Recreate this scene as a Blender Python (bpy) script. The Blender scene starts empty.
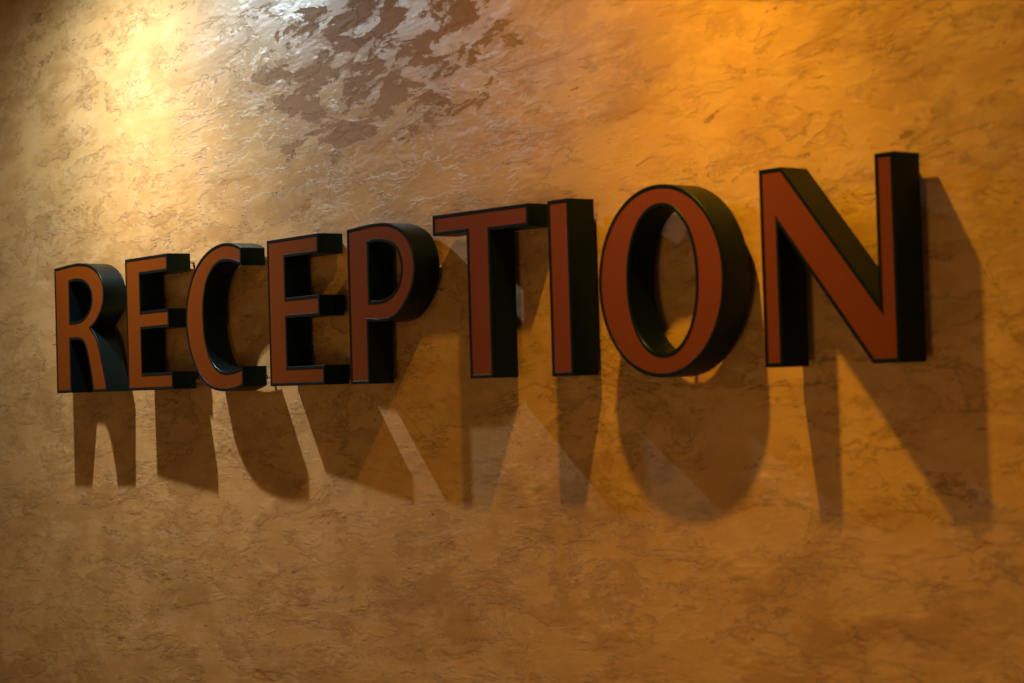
import bpy, bmesh, math
from mathutils import Matrix, Vector
from mathutils.geometry import tessellate_polygon

sc = bpy.context.scene
C = sc.collection
Z0 = 1.6            # height of the baseline of the lettering above the floor
H = 0.25            # cap height
D = 0.0474          # depth of a letter
RIM = 0.0052        # width of the black trim round each face

# ------------------------------------------------------------------ helpers
def new_mat(name):
    m = bpy.data.materials.new(name); m.use_nodes = True
    nt = m.node_tree
    return m, nt, nt.nodes['Principled BSDF']

def link_obj(name, bm, mat, parent=None):
    me = bpy.data.meshes.new(name)
    bm.normal_update()
    bm.to_mesh(me); bm.free()
    me.materials.append(mat)
    o = bpy.data.objects.new(name, me); C.objects.link(o)
    if parent: o.parent = parent
    return o

def catmull(p0, p1, p2, p3, n=8):
    out = []
    for k in range(n):
        t = k / n
        q = []
        for i in (0, 1):
            a, b, c, d = p0[i], p1[i], p2[i], p3[i]
            q.append(0.5 * (2*b + (c-a)*t + (2*a-5*b+4*c-d)*t*t + (3*b-a-3*c+d)*t**3))
        out.append(tuple(q))
    return out

def contour(pts):
    """pts: list of (u, v) corners and (u, v, 1) smooth points -> closed dense polygon."""
    n = len(pts); out = []
    for i in range(n):
        a, b = pts[i], pts[(i+1) % n]
        if len(a) == 2 and len(b) == 2:
            out.append((a[0], a[1])); continue
        p = pts[i-1] if len(a) == 3 else (2*a[0]-b[0], 2*a[1]-b[1])
        q = pts[(i+2) % n] if len(b) == 3 else (2*b[0]-a[0], 2*b[1]-a[1])
        out += catmull(p, a, b, q)
    return out

def area(p):
    return 0.5 * sum(p[i][0]*p[(i+1) % len(p)][1] - p[(i+1) % len(p)][0]*p[i][1] for i in range(len(p)))

def orient(p, ccw):
    return p if (area(p) > 0) == ccw else p[::-1]

def offset(p, t):
    """move every edge to its left by t (inward for CCW), mitred."""
    n = len(p); out = []
    for i in range(n):
        a, b, c = Vector(p[i-1]), Vector(p[i]), Vector(p[(i+1) % n])
        d1 = (b-a).normalized(); d2 = (c-b).normalized()
        n1 = Vector((-d1.y, d1.x)); n2 = Vector((-d2.y, d2.x))
        m = n1 + n2
        if m.length < 1e-6: m = n1
        m.normalize()
        k = t / max(0.35, m.dot(n1))
        out.append((b.x + m.x*k, b.y + m.y*k))
    return out

def ring(bm, poly, dep):
    return [bm.verts.new((u, -dep, v)) for u, v in poly]

def bridge(bm, ra, rb, flip=False):
    n = len(ra)
    for i in range(n):
        j = (i+1) % n
        q = (ra[i], ra[j], rb[j], rb[i])
        bm.faces.new(q[::-1] if flip else q)

def fill(bm, rings, flip=False):
    flat = [v for r in rings for v in r]
    polys = [[Vector((v.co.x, v.co.z, 0)) for v in r] for r in rings]
    for tri in tessellate_polygon(polys):
        try: bm.faces.new([flat[i] for i in (tri if not flip else tri[::-1])])
        except ValueError: pass

def finish(bm, ang=math.radians(28)):
    bmesh.ops.recalc_face_normals(bm, faces=bm.faces)
    for f in bm.faces: f.smooth = True
    for e in bm.edges:
        if len(e.link_faces) == 2 and e.calc_face_angle(0) > ang: e.smooth = False

def letter_body(polys):
    """hollow-faced channel: side returns, closed back, raised rim, recessed floor."""
    bm = bmesh.new()
    prof = [(0, 0.0), (0, D-0.0006), (0.0005, D), (RIM-0.0004, D), (RIM, D-0.0004), (RIM, D-0.0022)]
    levels = [[ring(bm, offset(p, t), dep) for p in polys] for t, dep in prof]
    for a, b in zip(levels, levels[1:]):
        for ra, rb in zip(a, b): bridge(bm, ra, rb)
    fill(bm, levels[0]); fill(bm, levels[-1])
    finish(bm)
    return bm

def letter_face(polys):
    bm = bmesh.new()
    prof = [(RIM+0.00005, D-0.0021), (RIM+0.00005, D-0.0009), (RIM+0.0004, D-0.0006)]
    levels = [[ring(bm, offset(p, t), dep) for p in polys] for t, dep in prof]
    for a, b in zip(levels, levels[1:]):
        for ra, rb in zip(a, b): bridge(bm, ra, rb)
    fill(bm, levels[0]); fill(bm, levels[-1])
    finish(bm)
    return bm

def standoff(u, v, gap, r=0.0035):
    """round spacer between the back of a letter and the wall (local y > 0 is toward the wall)."""
    bm = bmesh.new(); n = 20
    prof = [(r*0.7, -0.0005), (r*0.7, gap*0.25), (r, gap*0.3), (r, gap-0.0006), (r*1.25, gap-0.0004), (r*1.25, gap+0.0004)]
    rings = []
    for rr, y in prof:
        rings.append([bm.verts.new((u + rr*math.cos(2*math.pi*k/n), y, v + rr*math.sin(2*math.pi*k/n))) for k in range(n)])
    for a, b in zip(rings, rings[1:]): bridge(bm, a, b)
    bm.faces.new(rings[0]); bm.faces.new(rings[-1][::-1])
    finish(bm)
    return bm

# ------------------------------------------------------------------ materials
def N(nt, kind, **kw):
    n = nt.nodes.new(kind)
    for k, v in kw.items():
        if k.startswith('in_'): n.inputs[k[3:].replace('_', ' ')].default_value = v
        else: setattr(n, k, v)
    return n

def math_node(nt, op, a, b=None, clamp=False):
    n = nt.nodes.new('ShaderNodeMath'); n.operation = op; n.use_clamp = clamp
    for i, x in enumerate((a, b)):
        if x is None: continue
        if isinstance(x, (int, float)): n.inputs[i].default_value = x
        else: nt.links.new(x, n.inputs[i])
    return n.outputs[0]

def smooth(nt, x, lo, hi, a=0.0, b=1.0):
    n = nt.nodes.new('ShaderNodeMapRange'); n.interpolation_type = 'SMOOTHSTEP'
    nt.links.new(x, n.inputs[0])
    for i, v in enumerate((lo, hi, a, b)): n.inputs[i+1].default_value = v
    return n.outputs[0]

def mixc(nt, f, a, b, mode='MIX'):
    n = nt.nodes.new('ShaderNodeMix'); n.data_type = 'RGBA'; n.blend_type = mode
    ins = [n.inputs[0], n.inputs[6], n.inputs[7]]
    for s, x in zip(ins, (f, a, b)):
        if isinstance(x, (int, float)): s.default_value = x
        elif isinstance(x, tuple): s.default_value = x
        else: nt.links.new(x, s)
    return n.outputs[2]

def plaster():
    m, nt, bs = new_mat('trowelled_plaster')
    L = nt.links.new
    tc = nt.nodes.new('ShaderNodeTexCoord')
    rot = N(nt, 'ShaderNodeMapping'); rot.inputs['Rotation'].default_value = (0, math.radians(3), 0)
    L(tc.outputs['Object'], rot.inputs[0])
    def mapped(sx, sz, off=(0, 0, 0)):
        mp = N(nt, 'ShaderNodeMapping'); mp.inputs['Scale'].default_value = (sx, 1, sz)
        mp.inputs['Location'].default_value = off
        L(rot.outputs[0], mp.inputs[0]); return mp.outputs[0]
    def noise(vec, scale, det=4, rough=.55, dist=0.0):
        n = N(nt, 'ShaderNodeTexNoise'); n.inputs['Scale'].default_value = scale
        n.inputs['Detail'].default_value = det; n.inputs['Roughness'].default_value = rough
        n.inputs['Distortion'].default_value = dist
        L(vec, n.inputs['Vector']); return n.outputs['Fac']
    sep = nt.nodes.new('ShaderNodeSeparateXYZ'); L(tc.outputs['Object'], sep.inputs[0])
    # uneven patches of rough and of smoothly trowelled skin
    rough_m = smooth(nt, noise(mapped(.55, 1.3, (8.3, 0, .4)), 5, 5, .6), .40, .54)
    n1 = noise(mapped(.5, 1.5, (.3, 0, .9)), 8, 12, .68, .3)
    n2 = noise(mapped(.6, 1.3, (5.3, 0, 2.2)), 13, 10, .70, .5)
    n3 = noise(mapped(.7, 1.2, (1.3, 0, 7.2)), 55, 6, .65, .3)
    pl1 = smooth(nt, n1, .49, .52)
    pl2 = smooth(nt, n2, .52, .56)
    pl3 = smooth(nt, n3, .54, .60)
    pl1m = math_node(nt, 'MULTIPLY', pl1, smooth(nt, noise(mapped(.6, 1.3, (2.3, 0, 5.4)), 7, 4, .6), .42, .56))
    flat = math_node(nt, 'SUBTRACT', 1, math_node(nt, 'MULTIPLY', pl1m, .85))
    rough_m = math_node(nt, 'MULTIPLY', rough_m, flat)
    pl2m = math_node(nt, 'MULTIPLY', pl2, rough_m)
    pl3m = math_node(nt, 'MULTIPLY', pl3, rough_m)
    streak = noise(mapped(.16, 2.6, (2, 0, 4)), 7, 4, .6)
    soft = noise(mapped(.6, 1.3), 4.5, 6, .6)
    mott = noise(mapped(.6, 1.2, (4, 0, 3)), 15, 9, .68)
    fine = noise(mapped(1, 1), 260, 3, .6)
    # a band where the top skin has torn away and left bare brown ground with ragged edges
    dx = math_node(nt, 'DIVIDE', math_node(nt, 'ADD', sep.outputs[0], .90), .42)
    dz = math_node(nt, 'DIVIDE', math_node(nt, 'ADD', sep.outputs[2], -2.12), .17)
    rr = math_node(nt, 'ADD', math_node(nt, 'MULTIPLY', dx, dx), math_node(nt, 'MULTIPLY', dz, dz))
    near = math_node(nt, 'MULTIPLY', smooth(nt, rr, 0, 1.6, 1, 0), .165)
    nt_ = noise(mapped(.5, 1.4, (1.7, 0, 3.3)), 18, 12, .71, .4)
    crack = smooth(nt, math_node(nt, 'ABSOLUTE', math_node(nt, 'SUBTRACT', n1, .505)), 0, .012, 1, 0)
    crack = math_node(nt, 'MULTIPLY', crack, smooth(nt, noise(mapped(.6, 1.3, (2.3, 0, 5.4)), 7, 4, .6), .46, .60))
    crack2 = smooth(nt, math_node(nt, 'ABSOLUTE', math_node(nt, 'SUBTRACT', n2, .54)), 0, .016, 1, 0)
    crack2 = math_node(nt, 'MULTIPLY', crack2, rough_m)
    torn = smooth(nt, math_node(nt, 'ADD', nt_, near), .640, .665)
    h = math_node(nt, 'MULTIPLY', pl1m, .7)
    for x, k in ((pl2m, -.55), (pl3m, .22), (torn, -.6), (crack, -.45), (crack2, -.25), (n1, .5), (streak, .7), (soft, 1.0), (n2, .5), (mott, .25), (fine, .05)):
        h = math_node(nt, 'ADD', h, math_node(nt, 'MULTIPLY', x, k))
    bp = N(nt, 'ShaderNodeBump'); bp.inputs['Strength'].default_value = .72
    bp.inputs['Distance'].default_value = .0021
    L(h, bp.inputs['Height']); L(bp.outputs[0], bs.inputs['Normal'])
    # colour of the pigment: ochre, browner in the recesses, paler on trowelled skin
    light = (.70, .390, .118, 1); dark = (.43, .215, .058, 1); pale = (.80, .490, .185, 1); bare = (.36, .19, .075, 1)
    c = mixc(nt, math_node(nt, 'MULTIPLY', pl1m, .42), light, dark)
    c = mixc(nt, math_node(nt, 'MULTIPLY', pl2m, .36), c, dark)
    c = mixc(nt, math_node(nt, 'MULTIPLY', pl3m, .55), c, pale)
    c = mixc(nt, smooth(nt, streak, .5, .75, 0, .5), c, pale)
    c = mixc(nt, smooth(nt, soft, .38, .54, .40, 0), c, dark)
    c = mixc(nt, smooth(nt, mott, .45, .60, 0, .6), c, pale)
    c = mixc(nt, math_node(nt, 'MULTIPLY', math_node(nt, 'MAXIMUM', crack, crack2), .24), c, (.34, .13, .02, 1))  # shade along the crack and step lines, painted into the colour
    c = mixc(nt, math_node(nt, 'MULTIPLY', torn, .8), c, bare)
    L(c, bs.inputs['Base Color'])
    # waxed skin is glossier than the open recesses
    g = math_node(nt, 'MAXIMUM', math_node(nt, 'MULTIPLY', pl1m, .5), math_node(nt, 'MULTIPLY', pl2m, .6))
    g = math_node(nt, 'MAXIMUM', g, torn)
    g = math_node(nt, 'MAXIMUM', g, smooth(nt, rr, .7, 3.6, 0, .85))
    r = nt.nodes.new('ShaderNodeMapRange'); L(g, r.inputs[0])
    r.inputs[3].default_value = .37; r.inputs[4].default_value = .65
    L(r.outputs[0], bs.inputs['Roughness'])
    sp = nt.nodes.new('ShaderNodeMapRange'); L(g, sp.inputs[0])
    sp.inputs[3].default_value = 1.0; sp.inputs[4].default_value = .15
    bs.inputs['IOR'].default_value = 1.85; bs.inputs['Specular Tint'].default_value = (.88, 1, .92, 1)
    L(sp.outputs[0], bs.inputs['Specular IOR Level'])
    return m

def black_metal():
    m, nt, bs = new_mat('blackened_metal')
    bs.inputs['Base Color'].default_value = (.001, .0048, .0060, 1)
    bs.inputs['Roughness'].default_value = .38
    bs.inputs['Specular IOR Level'].default_value = .26
    bs.inputs['Specular Tint'].default_value = (.5, .95, 1, 1)
    tc = nt.nodes.new('ShaderNodeTexCoord')
    n = N(nt, 'ShaderNodeTexNoise'); n.inputs['Scale'].default_value = 90; n.inputs['Detail'].default_value = 3
    nt.links.new(tc.outputs['Object'], n.inputs['Vector'])
    r = nt.nodes.new('ShaderNodeMapRange'); nt.links.new(n.outputs['Fac'], r.inputs[0])
    r.inputs[3].default_value = .33; r.inputs[4].default_value = .46
    nt.links.new(r.outputs[0], bs.inputs['Roughness'])
    return m

def face_mat():
    m, nt, bs = new_mat('copper_brown_face')
    tc = nt.nodes.new('ShaderNodeTexCoord')
    n = N(nt, 'ShaderNodeTexNoise'); n.inputs['Scale'].default_value = 14; n.inputs['Detail'].default_value = 4
    nt.links.new(tc.outputs['Object'], n.inputs['Vector'])
    c = mixc(nt, n.outputs['Fac'], (.192, .041, .0015, 1), (.218, .048, .002, 1))
    nt.links.new(c, bs.inputs['Base Color'])
    bs.inputs['Roughness'].default_value = .5
    bs.inputs['Specular IOR Level'].default_value = .15
    return m

def plain(name, col, rough, metal=0.0):
    m, nt, bs = new_mat(name)
    bs.inputs['Base Color'].default_value = (*col, 1)
    bs.inputs['Roughness'].default_value = rough
    bs.inputs['Metallic'].default_value = metal
    return m

M_wall = plaster(); M_body = black_metal(); M_face = face_mat()
M_pin = plain('brushed_steel', (.75, .74, .70), .35, 1.0)
M_floor = plain('dark_floor', (.05, .04, .035), .4)
M_ceil = plain('dark_ceiling', (.10, .09, .085), .8)

# ------------------------------------------------------------------ the setting
def slab(name, x0, x1, y0, y1, z0, z1, mat):
    bm = bmesh.new()
    bmesh.ops.create_cube(bm, size=1)
    for v in bm.verts:
        v.co = Vector((x0 + (v.co.x+.5)*(x1-x0), y0 + (v.co.y+.5)*(y1-y0), z0 + (v.co.z+.5)*(z1-z0)))
    o = link_obj(name, bm, mat); o['kind'] = 'structure'
    return o
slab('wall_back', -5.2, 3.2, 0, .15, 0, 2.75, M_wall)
slab('floor', -5.2, 3.2, -4.5, .15, -.1, 0, M_floor)
slab('ceiling', -5.2, 3.2, -4.5, .15, 2.75, 2.85, M_ceil)

# ------------------------------------------------------------------ glyph outlines (metres)
G = {}
G['R'] = [contour([(0, 0), (0, .25), (.04, .2525, 1), (.075, .2545, 1), (.105, .2545, 1), (.135, .2515, 1), (.16, .245, 1),
                   (.18, .235, 1), (.195, .222, 1), (.204, .206, 1), (.206, .188, 1), (.203, .172, 1), (.194, .157, 1),
                   (.181, .144, 1), (.166, .133, 1), (.150, .1255), (.163, .115, 1), (.174, .102, 1), (.183, .085, 1),
                   (.191, .063, 1), (.199, .040, 1), (.206, .018, 1), (.211, 0), (.151, 0), (.145, .028, 1), (.138, .052, 1),
                   (.130, .075, 1), (.123, .090, 1), (.112, .100, 1), (.090, .104, 1), (.062, .104), (.062, 0)]),
          contour([(.064, .2185), (.085, .2200, 1), (.108, .2185, 1), (.128, .2135, 1), (.143, .205, 1), (.151, .194, 1),
                   (.153, .184, 1), (.151, .172, 1), (.143, .161, 1), (.131, .152, 1), (.115, .145, 1), (.092, .141, 1), (.064, .141)])]
G['E'] = [contour([(0, 0), (0, .25), (.175, .25), (.175, .217), (.062, .217), (.062, .1485), (.175, .1485), (.175, .114),
                   (.062, .114), (.062, .032), (.185, .032), (.185, 0)])]
G['C'] = [contour([(q[0]*1.034,) + q[1:] for q in [(0, .2425), (-.014, .248, 1), (-.036, .253, 1), (-.063, .2545, 1), (-.091, .251, 1), (-.120, .242, 1), (-.146, .228, 1),
                   (-.166, .211, 1), (-.182, .190, 1), (-.193, .167, 1), (-.199, .143, 1), (-.201, .122, 1), (-.198, .097, 1),
                   (-.190, .071, 1), (-.176, .046, 1), (-.157, .024, 1), (-.133, .007, 1), (-.105, -.003, 1), (-.073, -.0065, 1),
                   (-.041, -.0055, 1), (-.020, -.002, 1), (-.004, .002), (-.004, .036), (-.020, .0325, 1), (-.042, .029, 1),
                   (-.070, .0285, 1), (-.096, .037, 1), (-.114, .053, 1), (-.126, .075, 1), (-.133, .098, 1), (-.135, .123, 1),
                   (-.1345, .150, 1), (-.129, .171, 1), (-.120, .190, 1), (-.105, .206, 1), (-.086, .217, 1), (-.065, .2215, 1),
                   (-.041, .2205, 1), (-.020, .217, 1), (0, .2115)]])]
G['P'] = [contour([(0, 0), (0, .25), (.032, .252, 1), (.060, .2537, 1), (.088, .254, 1), (.109, .2525, 1), (.128, .248, 1),
                   (.147, .2405, 1), (.163, .230, 1), (.175, .216, 1), (.182, .199, 1), (.1845, .182, 1), (.182, .165, 1),
                   (.175, .147, 1), (.163, .130, 1), (.150, .1175, 1), (.136, .107, 1), (.121, .101, 1), (.103, .098, 1),
                   (.080, .0972, 1), (.054, .099), (.054, 0)]),
          contour([(.060, .223), (.082, .2245, 1), (.104, .222, 1), (.121, .217, 1), (.134, .209, 1), (.142, .197, 1),
                   (.1455, .181, 1), (.143, .165, 1), (.135, .152, 1), (.120, .140, 1), (.094, .132, 1), (.060, .132)])]
G['T'] = [contour([(0, 0+.219), (0, .25), (.227, .25), (.227, .217), (.138, .217), (.138, 0), (.0825, 0), (.0825, .219)])]
G['I'] = [contour([(0, 0), (0, .25), (.0468, .25), (.0468, 0)])]
def superell(cx, cy, a, b, e, n=96):
    out = []
    for k in range(n):
        t = 2*math.pi*k/n
        c, s = math.cos(t), math.sin(t)
        out.append((cx + a*math.copysign(abs(c)**(2/e), c), cy + b*math.copysign(abs(s)**(2/e), s)))
    return out
G['O'] = [superell(.1215, .122, .1222, .129, 2.04), superell(.1255, .1228, .0648, .0978, 2.12)]
G['N'] = [contour([(0, 0), (0, .25), (.0385, .25), (.190, .071), (.190, .25), (.2195, .25), (.2195, 0), (.1765, 0), (.031, .176), (.031, 0)])]

# key, x, gap to the wall, outward turn of the right side, rise, roll, spacers, label
letters = [
 ('R', -1.9604, .0145, -.0053, .0006, -.0009, [(.03, .225), (.03, .03), (.18, .03)],
  'letter R of brown-faced black-sided metal, first of the word, at the left end'),
 ('E', -1.6762, .0074, .0431, .0004, .0010, [(.03, .225), (.03, .03), (.160, .236), (.170, .014)],
  'letter E between the R and the C, left one of the two Es'),
 ('C', -1.2425, .0161, .0300, 0, 0, [(-.012, .228), (-.012, .017), (-.17, .125)],
  'letter C with open curve and cut ends, standing between the two Es'),
 ('E', -1.1784, .0030, .0647, -.0005, -.0010, [(.03, .225), (.03, .03), (.15, .234), (.16, .016)],
  'letter E between the C and the P, right one of the two Es'),
 ('P', -.9231, .0140, .0011, -.0019, -.0020, [(.028, .225), (.028, .03), (.165, .18)],
  'letter P with closed bowl, standing to the left of the T'),
 ('T', -.6885, .0168, -.0084, .0008, -.0017, [(.02, .235), (.2, .235), (.11, .03)],
  'letter T with wide crossbar, its right arm tucked against the I'),
 ('I', -.4193, .0136, -.0020, -.0005, .0002, [(.023, .22), (.023, .03)],
  'letter I, a single upright bar between the T and the O'),
 ('O', -.3104, .0157, 0, 0, 0, [(.123, .236), (.123, .0075)],
  'letter O, large oval ring with the wall seen through it'),
 ('N', 0.0, .0154, -.0022, .0011, .0025, [(.015, .225), (.015, .03), (.205, .225), (.205, .03)],
  'letter N with thick diagonal, last and largest-looking of the word, at the right end'),
]
cache = {}
for key, x, gap, w, dz, rl, pins, label in letters:
    polys = [orient(G[key][0], True)] + [orient(h, False) for h in G[key][1:]]
    root = bpy.data.objects.new('sign_letter', None); C.objects.link(root)
    root.empty_display_size = .05
    root.location = (x, -gap, Z0 + dz)
    root.rotation_mode = 'XYZ'
    root.rotation_euler = (0, -rl, -w)
    root['label'] = label; root['category'] = 'letter'; root['group'] = 'raised letters of the reception sign'
    if key not in cache:
        b = link_obj('letter_body', letter_body(polys), M_body, root)
        f = link_obj('letter_face', letter_face(polys), M_face, root)
        cache[key] = (b.data, f.data)
    else:
        for nm, me in zip(('letter_body', 'letter_face'), cache[key]):
            o = bpy.data.objects.new(nm, me); C.objects.link(o); o.parent = root
    for o in root.children:
        o['label'] = 'black side and trim' if o.name.startswith('letter_body') else 'flat brown face panel'
    for (u, v) in pins:
        g = gap + u * math.sin(w)
        p = link_obj('mounting_pin', standoff(u, v, g), M_pin, root)
        p['label'] = 'short metal spacer'

# ------------------------------------------------------------------ light
def spot(name, loc, aim, power, col, size, blend, rad):
    l = bpy.data.lights.new(name, 'SPOT'); l.energy = power; l.color = col
    l.spot_size = math.radians(size); l.spot_blend = blend; l.shadow_soft_size = rad
    o = bpy.data.objects.new(name, l); C.objects.link(o); o.location = loc
    o.rotation_euler = (Vector(aim) - Vector(loc)).to_track_quat('-Z', 'Y').to_euler()
    return o
A = (-1.706, -.347, Z0 + .894); B = (-.125, -.341, Z0 + .881)
spot('ceiling_spot_pale', A, (A[0]+.30, -.03, 0), 30, (.74, .56, .38), 92, 1.0, .012)
spot('ceiling_spot_pale_spill', A, (A[0]+.02, -.34, 0), 30, (.90, 1.04, 1.22), 179, .9, .012)
spot('ceiling_spot_amber', B, (B[0]+.10, -.03, 0), 30, (.66, .34, .02), 74, 1.0, .016)
spot('ceiling_spot_amber_spill', B, (B[0], -.20, 0), 30, (.66, .345, .010), 179, .9, .016)
pl = bpy.data.lights.new('room_fill', 'POINT'); pl.energy = 23; pl.color = (1, .53, .20); pl.shadow_soft_size = .4  # unseen fill light, added to lift the shadows and the lower wall
po = bpy.data.objects.new('room_fill', pl); C.objects.link(po); po.location = (.55, -2.1, .6)
w = bpy.data.worlds.new('world'); sc.world = w; w.use_nodes = True
bg = w.node_tree.nodes['Background']
bg.inputs[0].default_value = (1, .58, .22, 1); bg.inputs[1].default_value = .19

# ------------------------------------------------------------------ camera
cam = bpy.data.cameras.new('camera'); co = bpy.data.objects.new('camera', cam); C.objects.link(co)
cam.sensor_width = 36; cam.lens = 2040.95 / 1024 * 36; cam.clip_start = .05
r = Vector((.6292612, .77660954, -.03013242)); u = Vector((.03590708, .0096788, .99930826)); f = Vector((-.77636398, .62990788, .02179528))
mt = Matrix(((r.x, u.x, -f.x, 1.7997), (r.y, u.y, -f.y, -1.9329), (r.z, u.z, -f.z, Z0 - .0123), (0, 0, 0, 1)))
co.matrix_world = mt
cam.dof.use_dof = True; cam.dof.focus_distance = 3.75; cam.dof.aperture_fstop = 7.1
sc.camera = co

vs = sc.view_settings
vs.view_transform = 'Standard'; vs.look = 'None'; vs.gamma = 1; vs.use_curve_mapping = False
vs.exposure = 0.05
